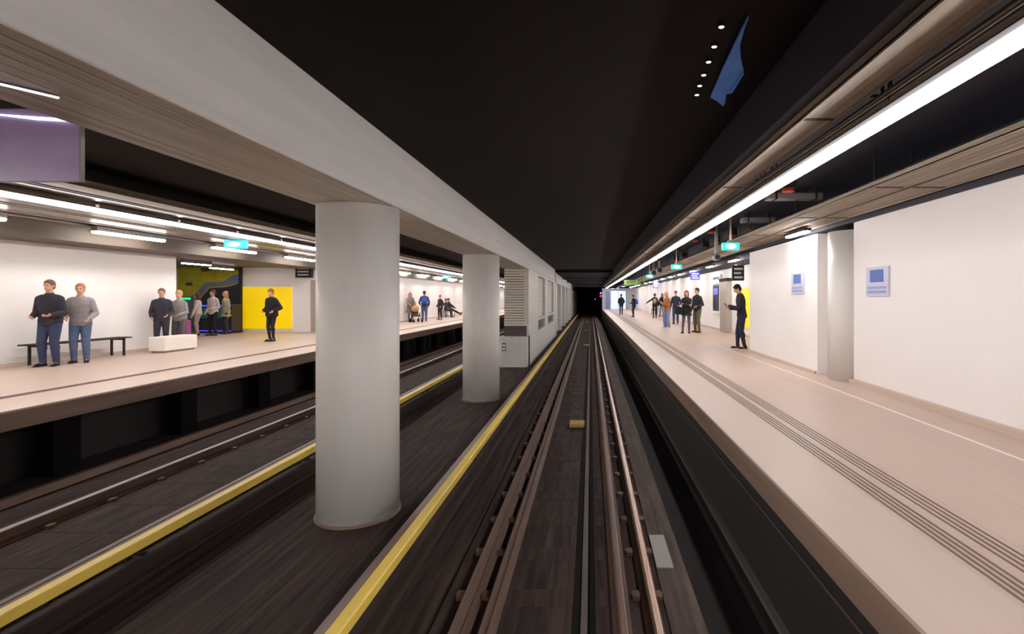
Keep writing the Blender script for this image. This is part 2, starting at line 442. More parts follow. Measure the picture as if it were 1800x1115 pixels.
for x in (-4.94,-4.70,-6.44,-6.20): clip_mb(x).build('rail_fastening','railside',sl2)
for i in range(40):
    q = sl2 if i == 0 else dup(sl2, (0,0,0))
    q.location = (0,3.6+.76*i,-.2); q['label'] = f'{nth(i)} brown concrete sleeper of the second track beyond the columns'
# third rails
def third(x, label):
    t = thing('third_rail', (x,0,-.2), label, 'third rail')
    MB().prism([(-.09,.02),(.09,.02),(.06,.04),(.02,.05),(.02,.13),(.06,.15),(.06,.2),(-.06,.2),(-.06,.15),(-.02,.13),(-.02,.05),(-.06,.04)], Y0,98).build('conductor_bar','darkbrown',t)
    MB().prism([(-.14,.36),(-.14,.345),(-.035,.375),(-.035,.39)], Y0,98).build('brown_cover_board','brown',t)
    MB().prism([(-.035,.37),(.045,.37),(.045,.31),(.06,.31),(.06,.385),(.05,.395),(-.035,.395)], Y0,98).build('yellow_cover','yellow',t)
    m0 = None
    for i in range(34):
        y = 2.0+i*2.8
        if m0 is None:
            m = MB(); m.box(-.3,.06,-.04,.04,0,.02); m.box(-.13,-.10,-.03,.03,.02,.35); m.box(-.30,.05,-.02,.02,.225,.25); m0 = m.build('support_bracket','darkbrown',t); q = m0
        else: q = m0.copy(); C.objects.link(q); q.parent = t
        q.location = (0,y,0)
    return t
third(-1.74, 'third rail with yellow cover along the near track, left of its rails')
third(-4.22, 'third rail with yellow cover along the second track behind the columns')
# centre cable duct
cd = thing('cable_duct', (-.045,0,-.15), 'narrow grey cable duct running down the middle of the near track', 'cable duct')
MB().box(-.085,.085, Y0,98, 0,.035).build('duct_bed','rubber',cd)
MB().box(-.032,.020, Y0,98, .035,.062).build('duct_cover','cable',cd)
MB().box(.040,.060, Y0,98, .035,.050).build('cable','rubber',cd)
# curb strip right of the track + light-grey plate
t = tag(MB().box(-.03,.03,Y0,66,0,.05).build('edge_pipe','grey',loc=(1.53,0,-.24)), 'thin brown pipe along the foot of the right platform wall', 'pipe')
t = tag(MB().box(-.02,.0,Y0,66,0,.02).build('cable_line','cable',loc=(1.56,0,.52)), 'thin grey cable fixed under the right platform edge', 'cable')
tag(MB().box(-.08,.08,-.33,.33,0,.012).build('cover_plate','signwhite',loc=(.71,5.2,-.135)), 'pale grey cover plate beside the right running rail', 'cover plate')
bpy.data.objects['cover_plate'].data.materials[0] = M['greyp']
# ochre balises
bal = thing('track_beacon', (-.27,10.3,-.15), 'ochre beacon box between the rails, nearest one', 'beacon', 'beacons between the rails')
MB().box(-.15,.15,-.17,.17,.0,.09).build('beacon_body','yellowblock',bal,bevel=.02)
MB().box(-.17,.17,-.20,.20,-.0,.02).build('beacon_base','darkmetal',bal)
dup(bal, (-.23,27.3,-.15), 'ochre beacon box between the rails, farther one')
for i, (yy,xx) in enumerate(((39,-.32),(53,-.31))):
    d = dup(bal, (xx,yy,-.15), ['small pale beacon far down the track, nearer of two','small pale beacon far down the track, farther of two'][i])

# ================================================================== SERVICES AND LAMPS OVER THE RIGHT PLATFORM
def tray(name, x0, x1, z, label, m='galv', y0=Y0, y1=65.5, lip=.06, cables=0):
    t = thing(name, ((x0+x1)/2,0,z), label, 'cable tray'); w = (x1-x0)/2
    MB().box(-w,w,y0,y1,0,.012).build('tray_floor',m,t)
    b = MB(); b.box(-w,-w+.012,y0,y1,-.015,lip); b.box(w-.012,w,y0,y1,-.015,lip); b.build('tray_lip',m,t)
    for k in range(cables):
        xx = -w+.04+(2*w-.08)*(k+.5)/cables
        MB().cyl((xx,y0,.035),(xx,y1,.035),.018,n=8).build('cable','rubber',t)
    h = None; y = max(y0,1)+.5
    while y < y1:
        if h is None:
            m2 = MB(); m2.cyl((-w+.03,0,0),(-w+.03,0,4.29-z),.008,n=6); m2.cyl((w-.03,0,0),(w-.03,0,4.29-z),.008,n=6); m2.box(-w,w,-.02,.02,-.006,.0); h = m2.build('hanger','darkmetal',t); q = h
        else: q = h.copy(); C.objects.link(q); q.parent = t
        q.location = (0,y,0); y += 2.4
    return t
tray('cable_tray', 1.60,1.86, 3.80, 'metal cable tray nearest the track, above the long light strip', cables=3)
b = thing('service_pipes', (2.0,0,3.80), 'bundle of grey pipes between the first tray and the light strip', 'pipes')
for k,(x,z,r,m) in enumerate(((-.03,.0,.022,'grey'),(.03,.005,.016,'galv'),(.075,0,.012,'grey'))):
    MB().cyl((x,Y0,z),(x,65.5,z),r,n=12).build('pipe',m,b)
m = MB()
for i in range(26): m.box(-.07,.11,1+i*2.5,1.03+i*2.5,.02,.03); m.cyl((0,1.015+i*2.5,.03),(0,1.015+i*2.5,.53),.006,n=6)
m.build('pipe_hanger','darkmetal',b)
tray('cable_tray', 3.46,3.87, 3.80, 'wide metal tray over the right platform, on its track side of two', cables=4)
tray('cable_tray', 3.92,4.38, 3.80, 'wide metal tray against the right wall soffit', cables=4)
tray('cable_tray', 2.20,2.32, 3.95, 'narrow metal tray just behind the long light strip', m='grey', lip=.04)
# long light strip
ls = thing('light_strip', (1.98,0,3.62), 'continuous white light strip hanging over the right platform edge', 'light strip')
MB().box(-.055,.055,Y0,65,.045,.10).build('strip_housing','grey',ls)
MB().box(-.095,.095,Y0,65,.040,.047).build('strip_shade','rubber',ls)
MB().prism([(-.045,.040),(-.045,-.005),(-.03,-.018),(.03,-.018),(.045,-.005),(.045,.040)], Y0,65).build('light_diffuser','tube',ls)
sr = MB().cyl((0,0,.1),(0,0,.70),.006,n=6).build('suspension_rod','darkmetal',ls)
for i in range(27):
    q = sr if i == 0 else sr.copy()
    if i: C.objects.link(q); q.parent = ls
    q.location = (0,1+i*2.4,0)
# small lamps of right platform, inner row
rl = thing('ceiling_lamp', (0,0,0), '', 'ceiling lamp', 'short lamps along the right wall')
MB().box(-.07,.07,-.50,.50,.03,.08).build('lamp_housing','darkmetal',rl)
MB().box(-.055,.055,-.47,.47,0,.03).build('lamp_tube','tubeS',rl)
ys = [10.25]+[16.9+3.35*k for k in range(14)]
for i, y in enumerate(ys):
    q = rl if i == 0 else dup(rl, (0,0,0))
    q.location = (4.14 if y < 13 else 4.72, y, 3.64 if y > 13 else 3.69)
    q['label'] = f'{nth(i)} short white lamp along the right wall, counted from the camera'
# exit signs
ex = thing('exit_sign', (0,0,0), '', 'exit sign', 'green lit exit signs over the right platform')
MB().box(-.17,.17,-.04,.04,-.075,.075).build('sign_box','exitlit',ex,bevel=.02)
m = MB(); m.ell((.0,-.045,.0),(.11,.006,.05)); m.build('pictogram','exitwhite',ex)
m = MB(); m.box(-.05,.05,-.02,.02,.07,.12); m.cyl((0,0,.12),(0,0,.88),.02,n=10); m.build('sign_hanger','grey',ex)
for i,(px,py) in enumerate(((1284,433.5),(1189,469.5),(1142,486))):
    q = ex if i == 0 else dup(ex, (0,0,0))
    d = F*2.78/(px-VX); q.location = (2.78, d, CZ+(VY-py)*d/F)
    q['label'] = ['nearest','middle','farthest'][i]+' of the three green lit exit signs over the right platform'
# red junction boxes
rb = thing('red_alarm_box', (0,0,0), '', 'alarm box', 'red boxes on the ceiling over the right platform')
MB().cyl((0,0,-.05),(0,0,.0),.09,.075,n=20).build('alarm_head','red',rb); MB().box(-.1,.1,-.07,.07,0,.23).build('mounting_box','darkmetal',rb)
for i,(x,px) in enumerate(((3.0,1249.7),(3.77,1288),(3.77,1260),(3.8,1241),(3.82,1203),(3.8,1189),(3.0,1190),(3.0,1157),(3.0,1222),(3.0,1385))):
    q = rb if i == 0 else dup(rb, (0,0,0)); d = F*x/(px-VX); q.location = (x,d,4.1)
    q['label'] = f'red round alarm head on the black ceiling about {d:.0f} metres down the platform, ' + ('wall row' if x > 3.5 else 'track row')
# cross ducts
for i,(x0,x1,y,z,l) in enumerate(((3.0,3.9,8.7,4.1,'nearer pale cross duct in the black ceiling recess'),(3.3,4.0,11.2,4.08,'farther pale cross duct in the black ceiling recess'))):
    t = thing('cross_duct', ((x0+x1)/2,y,z), l, 'duct'); w = (x1-x0)/2
    MB().box(-w,w,-.12,.12,0,.10).build('duct_body','greyp',t,bevel=.01)
    for xx in (-w+.115,w-.115): MB().box(xx-.015,xx+.015,-.13,.13,-.01,.23).build('duct_strap','darkmetal',t)
# loudspeaker posts
def speaker(px,py,x,label,h=.7,r=.08):
    d = F*x/(px-VX); z = CZ+(VY-py)*d/F
    t = thing('hanging_loudspeaker', (x,d,z), label, 'loudspeaker')
    MB().cyl((0,0,.1),(0,0,4.33-z),.05,n=14).build('hanger_pole','greyp',t)
    MB().cyl((0,-.14,0),(0,.14,0),r,n=20).build('speaker_body','greyp',t)
    MB().cyl((0,-.15,0),(0,-.14,0),r*.8,n=20).build('speaker_grille','darkmetal',t)
speaker(1259,453,3.2,'grey hanging loudspeaker on a pole just left of the nearest exit sign')
speaker(1159,475,3.1,'grey hanging loudspeaker beyond the exit signs, right of a pair',r=.14)
speaker(1149,480,3.1,'grey hanging loudspeaker beyond the exit signs, left of a pair',r=.14)
# blue hanging signs
def hang_sign(px,py,x,w,h,m1,m2,label,cat='sign',name='hanging_sign',bars=3):
    d = F*x/(px-VX); z = CZ+(VY-py)*d/F
    t = thing(name, (x,d,z), label, cat)
    MB().box(-w/2,w/2,-.05,.05,-h/2,h/2).build('sign_box',m1,t,bevel=.01)
    if bars:
        m = MB(); 
        for k in range(bars): m.box(-w*.36,w*.36*(1-.3*(k%2)),-.056,-.05,h*.28-k*h*.27-h*.09,h*.28-k*h*.27+h*.04)
        m.build('sign_text',m2,t)
    m = MB()
    for s in (-.35,.35): m.cyl((w*s,0,h/2),(w*s,0,max(h/2+.1,3.70-z)),.012,n=8)
    m.build('sign_hanger','darkmetal',t); return t
hang_sign(1221.5,485,4.7,.42,.36,'bluelit','whitelit','square blue lit sign hanging under the lamps, nearer of two')
hang_sign(1152.5,501,4.7,.40,.44,'bluelit','whitelit','square blue lit sign hanging under the lamps, farther of two')
hang_sign(1297,480,4.72,.38,.50,'signblack','signtext','black hanging sign with white marks beside the projecting wall block')
t = hang_sign(1109,497,2.35,.80,.27,'lime','signblack','long lime green lit destination display hanging over the far platform',bars=2)
d = F*2.9/(1128.5-VX); z = CZ+(VY-497)*d/F
t = thing('station_clock', (2.9,d,z), 'round lime green clock face right of the long green display', 'clock')
MB().cyl((0,-.06,0),(0,.06,0),.15,n=28).build('clock_case','lime',t); MB().cyl((0,-.068,0),(0,-.06,0),.10,n=24).build('clock_face','signblack',t)
m = MB(); m.box(-.008,.008,-.075,-.068,0,.08); m.box(0,.06,-.075,-.068,-.008,.008); m.build('clock_hand','lime',t)
MB().cyl((0,0,.14),(0,0,4.33-z),.015,n=8).build('clock_hanger','darkmetal',t)
# wall signs (pale blue)
def wall_sign(x,y,z,w,h,label):
    t = thing('platform_sign', (x,y,z), label, 'sign')
    MB().box(-.03,0,-w/2,w/2,-h/2,h/2).build('sign_panel','signwhite',t,bevel=.004)
    MB().box(-.034,-.03,-w*.30,w*.30,-.02*h,.40*h).build('blue_square','signblue',t)
    m = MB(); m.box(-.034,-.03,-w*.42,w*.42,-.40*h,-.31*h); m.box(-.034,-.03,-w*.42,w*.42,-.25*h,-.17*h); m.build('text_line','signpale',t)
wall_sign(4.50,8.0,CZ+(VY-495)*8.0/F,.62,.46,'pale blue square sign on the near right wall, right of the round pillar')
wall_sign(4.32,10.63,CZ+(VY-498)*10.63/F,.62,.46,'pale blue square sign on the projecting wall block, left of the round pillar')
# poster case, steel door frame, yellow panel
t = thing('display_case', (5.80,23.3,1.72), 'tall dark display case on the far right wall left of the steel frame', 'display case')
MB().box(-.09,0,-.75,.75,0,1.75).build('case_frame','whitep',t,bevel=.01)
MB().box(-.10,-.09,-.55,.55,.12,1.65).build('case_glass','glass',t); MB().box(-.104,-.10,-.4,.4,.85,1.15).build('lit_screen','screenlit',t)
t = thing('steel_door_frame', (5.80,21.55,PZ), 'brown-grey steel door frame on the far right wall', 'door frame')
MB().box(-.22,0,-.55,.55,0,2.15).build('frame_panel','steel',t,bevel=.01); MB().box(-.24,-.0,-.6,.6,2.15,2.27).build('frame_head','darkmetal',t)
t = thing('yellow_poster', (5.80,18.9,PZ+.35), 'yellow panel on the right wall behind the man with the phone', 'panel')
MB().box(-.06,0,-.7,.7,0,1.45).build('poster_board','yellowpanel',t,bevel=.005); MB().box(-.07,0,-.75,.75,1.45,1.50).build('poster_trim','whitep',t)
# glazed doors in the end wall
t = thing('glazed_door', (2.6,66,PZ), 'bright bluish glazed double door in the far end wall', 'door')
MB().box(-.05,.0,-.08,0,0,2.4).box(1.95,2.0,-.08,0,0,2.4).box(-.05,2.0,-.08,0,2.35,2.42).box(.96,1.0,-.08,0,0,2.35).build('door_frame','greyp',t)
for s in (0,.99):
    p = MB().box(s+.01,s+.95,-.05,-.02,.03,2.34).build('door_glass','doorlit',t)
    MB().cyl((s+.1,-.09,.9),(s+.1,-.09,1.4),.02,n=8).build('door_handle','darkmetal',t)
t = thing('blue_service_door', (1.95,66,PZ), 'narrow grey-blue door left of the glazed door', 'door')
MB().box(0,.5,-.05,0,0,2.3).build('door_leaf','signpale',t); MB().box(.42,.46,-.09,-.05,1.0,1.05).build('door_handle','darkmetal',t)
M['spot'] = mat('cool_spot', (190,215,255), .4, emit=14, ecol=(190,212,255))
for i,(x,y) in enumerate(((2.7,62),(3.1,58),(3.2,50))):
    t = thing('round_spotlight', (x,y,3.55), f'{["farthest","middle","nearest"][i]} cool round spotlight near the far end wall', 'spotlight')
    MB().cyl((0,0,0),(0,0,.06),.13,n=18).build('spot_housing','darkmetal',t); MB().cyl((0,0,-.012),(0,0,0),.11,n=18).build('spot_face','spot',t)
    MB().cyl((0,0,.06),(0,0,.78),.015,n=6).build('spot_hanger','darkmetal',t)
# cross beams far away over the track
for i,(y,z,h) in enumerate(((44,4.0,.13),(52,3.95,.18),(66,3.8,.33))):
    tag(MB().box(-2.38,4.2 if y>60 else 3.4,y-.1,y+.1,0,h).build('cross_beam','black2',loc=(0,0,z)), f'{["nearest","middle","farthest"][i]} dark cross beam over the far stretch of track', 'cross beam')
# signal
t = thing('track_signal', (1.36,68,.1), 'small track signal glowing red and violet at the end of the platform', 'signal')
MB().cyl((0,0,-.55),(0,0,2.5),.05,n=10).build('signal_post','darkmetal',t); MB().box(-.17,.17,-.08,.08,2.3,3.25).build('signal_head','rubber',t)
MB().cyl((0,-.10,2.55),(0,-.08,2.55),.13,n=18).build('red_lens','redlamp',t); MB().cyl((-.0,-.10,2.95),(0,-.08,2.95),.12,n=18).build('violet_lens','bluelamp',t)
t = thing('tunnel_lamp', (.9,96,2.2), 'tiny pale blue lamp deep in the tunnel', 'lamp')
MB().box(-.05,.6,-.02,.02,-.02,.02).build('lamp_arm','darkmetal',t); MB().ell((0,-.03,0),(.09,.05,.09)).build('lamp_globe','dot',t)
t = thing('tunnel_handrail', (-1.8,95,1.9), 'dim horizontal rail across the dark tunnel mouth', 'rail')
MB().cyl((-.8,0,0.5),(2.8,0,.35),.05,n=8).build('handrail_bar','brown',t)
m = MB(); m.cyl((-.75,0,-2.1),(-.75,0,.5),.04,n=8); m.cyl((2.75,0,-2.1),(2.75,0,.36),.04,n=8); m.build('handrail_post','darkmetal',t)

# ================================================================== WINDSCREEN REFLECTIONS BUILT AS CEILING OBJECTS
t0 = None  # dots reflected in the windscreen, added as small glowing ceiling fittings
pts = [(1268,46),(1255.5,81),(1245.5,108),(1237,131),(1230,150),(1225,166)]
for i,(px,py) in enumerate(pts):
    d = F*(4.31-CZ)/(VY-py); x = (px-VX)*d/F
    if t0 is None:
        t0 = thing('reflection_dot', (x,d,4.31), '', 'spotlight', 'row of windscreen reflection dots on the black ceiling')
        MB().cyl((0,0,-.006),(0,0,.02),.026,n=16).build('dot_rim','darkmetal',t0)
        MB().ell((0,0,-.006),(.020,.018,.006)).build('dot_glow','dot',t0); q = t0
    else: q = dup(t0, (x,d,4.31))
    q['label'] = f'{nth(i)} tiny bluish windscreen reflection dot in the ceiling row, counted from the top of the picture'
def ceil_pts(lst, z):
    r = []
    for px,py in lst:
        d = F*(z-CZ)/(VY-py); r.append(((px-VX)*d/F, d))
    return r
sh = ceil_pts([(1315.7,31.6),(1304,52),(1292,77),(1270,123),(1248.7,171.7),(1260,178),(1271.4,187.5),(1275,180),(1276.5,166),(1286,164),(1297,147),(1308,129),(1304.5,115),(1301.5,100),(1301,79),(1308,53)], 4.29)
cx = sum(p[0] for p in sh)/len(sh); cy = sum(p[1] for p in sh)/len(sh)
t = thing('blue_reflection', (cx,cy,4.29), 'blue windscreen reflection built as a flat shape on the black ceiling right of the reflection dots', 'reflection')  # reflection in the windscreen, added as a solid shape at ceiling height
MB().prism([(p[0]-cx,p[1]-cy) for p in sh], 0,.02,'z').build('reflection_body','bluereflect',t)
ed = ceil_pts([(1286,164),(1297,147),(1308,129),(1305,127),(1294,145),(1283,161)], 4.28)
MB().prism([(p[0]-cx,p[1]-cy) for p in ed], -.015,0,'z').build('reflection_edge','bluereflect',t)
MB().cyl((0,0,.02),(0,0,.04),.03,n=10).build('ceiling_fixing','darkmetal',t)

# purple windscreen reflection with a lamp streak, added as a hanging panel upper left
t = thing('reflection_panel', (-3.77,3.5,3.23), 'purple windscreen reflection built as a panel at the upper left behind the beam', 'panel')
MB().box(-.75,.29,-.012,.012,0,.50).build('reflection_face','purple',t,bevel=.006)
MB().box(.29,.30,-.014,.014,0,.50).build('reflection_edge_strip','greyp',t)
m = MB(); m.cyl((-.5,0,.5),(-.5,0,1.1),.01,n=6); m.cyl((.2,0,.5),(.2,0,1.1),.01,n=6); m.build('reflection_panel_hanger','darkmetal',t)
MB().prism([(-.28,.46),(.22,.425),(.28,.42),(.27,.405),(.0,.42),(-.28,.455)],-.026,-.012).build('reflection_streak','whitelit',t)
t = thing('reflected_lamp_streak', (-2.98,2.66,3.533), 'short thin white windscreen reflection under the beam at the far upper left', 'lamp')  # lamp reflected in the windscreen, added as a glowing bar under the beam
MB().box(-.012,.012,-.14,.16,0,.012,rot=Matrix.Rotation(-.55,3,'Z'),piv=(0,0,0)).build('streak_backing','grey',t); MB().box(-.008,.008,-.135,.155,-.008,0,rot=Matrix.Rotation(-.55,3,'Z'),piv=(0,0,0)).build('lamp_tube','whitelit',t)  # lamp_tube here is the glowing bar of the reflected streak

# ================================================================== LEFT PLATFORM CEILING
strips = [(-7.12,-7.5,'galv'),(-7.56,-7.66,'darkmetal'),(-7.72,-7.98,'grey'),(-8.3,-8.75,'grey'),(-8.85,-8.95,'galv'),(-9.05,-9.5,'grey'),(-9.62,-9.7,'galv'),(-9.8,-10.3,'grey'),(-10.4,-10.55,'galv'),(-11.0,-11.25,'grey')]
for i,(a,c,mm) in enumerate(strips):
    t = thing('ceiling_strip', ((a+c)/2,0,4.0), f'{nth(i)} long metal strip of the left platform ceiling, counted from the track', 'ceiling strip'); w = abs(a-c)/2
    y1 = 21.7 if i == 9 else 77.9
    MB().box(-w,w,Y0,y1,0,.02).build('strip_face',mm,t)
    m = MB(); m.box(-w,-w+.015,Y0,y1,.02,.10); m.box(w-.015,w,Y0,y1,.02,.10); m.build('strip_edge',mm,t)
    m = MB()
    for k in range(20): m.cyl((0,1+k*1.05 if i==9 else 1+k*4,.02),(0,1+k*1.05 if i==9 else 1+k*4,.33),.008,n=6)
    m.build('strip_hanger','darkmetal',t)
la = thing('strip_lamp', (0,0,0), '', 'strip lamp', 'strip lamps above the left platform edge')
MB().box(-.07,.07,-.80,.80,.035,.10).build('lamp_housing','grey',la)
MB().box(-.13,.13,-.8,.8,.030,.037).build('lamp_shade','rubber',la)
MB().prism([(-.08,.03),(-.08,-.01),(-.055,-.025),(.055,-.025),(.08,-.01),(.08,.03)], -.79,.79).build('lamp_tube','tubeL',la)
for i in range(45):
    y = 2.55+1.66*(i if i < 40 else 38.9-i)
    q = la if i == 0 else dup(la, (0,0,0)); q.location = (-8.12,y,3.87)
    q['label'] = f'{nth(i)} white strip lamp in the row above the left platform edge'
lb = thing('strip_lamp', (0,0,0), '', 'strip lamp', 'strip lamps in the middle of the left platform')
MB().box(-.07,.07,-.90,.90,.035,.13).build('lamp_housing','grey',lb)
MB().box(-.13,.13,-.9,.9,.030,.037).build('lamp_shade','rubber',lb)
MB().prism([(-.08,.03),(-.08,-.01),(-.055,-.025),(.055,-.025),(.08,-.01),(.08,.03)], -.88,.88).build('lamp_tube','tubeL',lb)
for i in range(22):
    y = 5.0+3.52*(i if i < 18 else 17-i)
    q = lb if i == 0 else dup(lb, (0,0,0)); q.location = (-10.8,y,3.87)
    q['label'] = f'{nth(i)} white strip lamp in the inner row of the left platform'
lc = thing('strip_lamp', (-13.3,17.3,3.55), 'white strip lamp inside the recessed entrance, nearer of two', 'strip lamp', 'strip lamps in the recessed entrance')
MB().box(-.07,.07,-.6,.6,.03,.17).build('lamp_housing','grey',lc); MB().box(-.06,.06,-.58,.58,0,.03).build('lamp_tube','tubeL',lc)
dup(lc, (-14.4,20.0,3.55), 'white strip lamp inside the recessed entrance, farther of two')
# dark portal face beyond first column on left platform, exit sign cyan
for i,(px,py,x,w) in enumerate(((415,430,-9.6,.62),(785,487,-9.6,.5))):
    d = F*x/(px-VX); z = CZ+(VY-py)*d/F
    t = thing('exit_sign', (x,d,z), ['large cyan lit exit sign over the left platform','small cyan lit exit sign seen between the two round columns'][i], 'exit sign')
    MB().box(-w/2,w/2,-.05,.05,-.11,.11).build('sign_box','exitblue',t,bevel=.03); MB().ell((-.03,-.055,0),(w*.3,.006,.06)).build('pictogram','exitwhite',t)
    MB().cyl((0,0,.11),(0,0,4.0-z),.018,n=8).build('sign_hanger','darkmetal',t)

# mural wall, yellow panel, door, sign on the cross wall
def wp(px,py,d): return ((px-VX)*d/F, CZ+(VY-py)*d/F)
mu = thing('mural', (-16.1,21.8,PZ), 'yellow-green and dark abstract mural in the recessed entrance', 'mural')
def poly(name, lst, m, y0, y1):
    pts = [(wp(px,py,21.75)[0]+16.1, wp(px,py,21.75)[1]-PZ) for px,py in lst]
    return MB().prism(pts, y0,y1).build(name,m,mu)
poly('mural_board', [(313,458),(425,458),(425,583.5),(313,583.5)], 'muralgreen', -.06,0)
poly('painted_shape', [(314,533),(325,522),(341,519),(361,497),(392,496),(408,485),(426,480),(426,494),(410,500),(396,503),(368,505),(350,525),(345,583),(314,583)], 'muralslate', -.07,-.06)
poly('painted_shape', [(347,583),(352,527),(369,507),(396,505),(411,502),(426,495),(426,583.5)], 'muraldark', -.075,-.07)
poly('painted_shape', [(405,459),(426,459),(426,478),(414,474)], 'muralolive', -.07,-.06)
poly('painted_shape', [(352,472),(368,471),(372,476),(356,478)], 'muralolive', -.07,-.06)
poly('painted_shape', [(326,498),(336,496),(340,502),(328,503)], 'muralolive', -.07,-.06)
t = thing('yellow_poster', (-13.75,21.8,PZ+.12), 'large bright yellow poster on the cross wall of the left platform', 'poster')
MB().box(-1.03,1.06,-.05,0,.02,1.80).build('poster_board','yellowpanel',t); MB().box(-1.08,1.10,-.03,0,-.04,1.86).build('poster_frame','whitep',t)
t = thing('dark_post', (-14.8,21.65,PZ), 'slim dark post between the mural and the yellow poster', 'post')
MB().box(-.05,.05,-.05,.05,0,2.75).build('post_shaft','darkmetal',t); MB().box(-.07,.07,-.07,.07,0,.03).build('post_foot','darkmetal',t)
t = thing('wall_sign', (-12.1,21.8,3.53), 'dark sign with white lines high on the cross wall', 'sign')
MB().box(-.36,.30,-.20,0,-.24,.24).build('sign_box','signblack',t,bevel=.01)
m = MB()
for k in range(3): m.box(-.26,.2,-.206,-.2,-.15+k*.13,-.10+k*.13)
m.build('sign_text','signtext',t)
t = thing('grey_door', (-11.65,21.8,PZ), 'grey service door at the corner of the cross wall', 'door')
MB().box(-.24,.24,-.05,0,0,2.2).build('door_leaf','steel',t); MB().box(.14,.18,-.09,-.05,1.0,1.12).build('door_handle','darkmetal',t)
# machines
def machine(x,y,label,mm,w=.7,h=1.2):
    t = thing('ticket_machine', (x,y,PZ), label, 'ticket machine')
    MB().box(-w/2,w/2,-.3,.3,.06,h).build('machine_body',mm,t,bevel=.03); MB().box(-w/2+.04,w/2-.04,-.27,.27,0,.06).build('machine_plinth','darkmetal',t)
    MB().box(-w*.36,w*.36,-.315,-.30,h*.52,h*.86).build('machine_screen','teal',t)
    MB().box(-w*.46,w*.46,-.32,-.30,h*.92,h*.96).build('light_strip','blueled',t); MB().box(-w*.46,w*.46,-.32,-.30,.09,.12).build('foot_light','blueled',t)
machine(-15.0,21.2,'dark ticket machine with teal screen nearest the yellow poster','muraldark')
machine(-15.75,21.25,'dark ticket machine with teal screen under the mural','muraldark')
t = thing('ticket_gate', (-16.35,20.6,PZ), 'low entrance gate with a green light bar at the left of the mural', 'gate')
MB().box(-.5,.1,-.12,.12,0,1.0).build('gate_cabinet','signpale',t,bevel=.04); MB().box(-.55,.15,-.14,.14,1.38,1.46).build('green_light_bar','greenlit',t)
m = MB(); m.cyl((-.45,0,1.0),(-.45,0,1.4),.02,n=8); m.cyl((.05,0,1.0),(.05,0,1.4),.02,n=8); m.build('bar_support','darkmetal',t)

# ================================================================== FURNITURE
def bench(x,y,L_,label,rz=0,seatz=.46,name='bench',m='darkmetal'):
    t = thing(name,(x,y,PZ),label,'bench',rz=rz)
    for k in range(4):
        MB().box(-.2+k*.1,-.12+k*.1,-L_/2,L_/2,seatz-.03,seatz).build('seat_slat',m,t)
    for s in (-L_/2+.2,L_/2-.2):
        mm = MB(); mm.box(-.18,-.14,s-.02,s+.02,0,seatz-.03); mm.box(.13,.17,s-.02,s+.02,0,seatz-.03); mm.box(-.18,.17,s-.02,s+.02,seatz-.07,seatz-.03); mm.build('bench_leg','darkmetal',t)
    return t
bench(-11.95,12.0,2.3,'dark slatted bench against the near left wall behind two people')
bench(-10.85,39.1,2.8,'dark bench against the left wall with a lounging person',m='steel')
bench(5.45,43.65,1.7,'small dark bench against the far right wall')
t = thing('white_plinth', (-11.42,14.0,PZ), 'low white block bench by the left wall near the recessed entrance', 'plinth')
MB().box(-.2,.25,-.55,.55,.05,.42).build('plinth_block','whitep',t,bevel=.02); MB().box(-.16,.2,-.5,.5,0,.05).build('plinth_base','greyp',t)

# ================================================================== PEOPLE
SK = {'light': mat('skin_light',(214,158,132),.5), 'mid': mat('skin_mid',(176,122,98),.5)}
def cloth(rgb, name='cloth'):
    return mat(name, rgb, .85, var=.12, scale=(12,12,12), bump=.2)
def ik(a, t, l1, l2, pole):
    a, t = Vector(a), Vector(t); d = t-a; L_ = d.length
    mx = (l1+l2)*.998
    if L_ > mx: t = a+d*(mx/L_); d = t-a; L_ = mx
    k = (l1*l1-l2*l2+L_*L_)/(2*L_); h = math.sqrt(max(0,l1*l1-k*k)); u = d/L_
    p = Vector(pole); p = p-u*p.dot(u)
    p = p.normalized() if p.length > 1e-4 else u.orthogonal().normalized()
    return a+u*k+p*h, t
def cone(m, a, b, ra, rb):
    a, b = Vector(a), Vector(b); m.cyl(a,b,ra,rb,n=16); m.ell(a,(ra,)*3,seg=14,ring=8); m.ell(b,(rb,)*3,seg=14,ring=8)
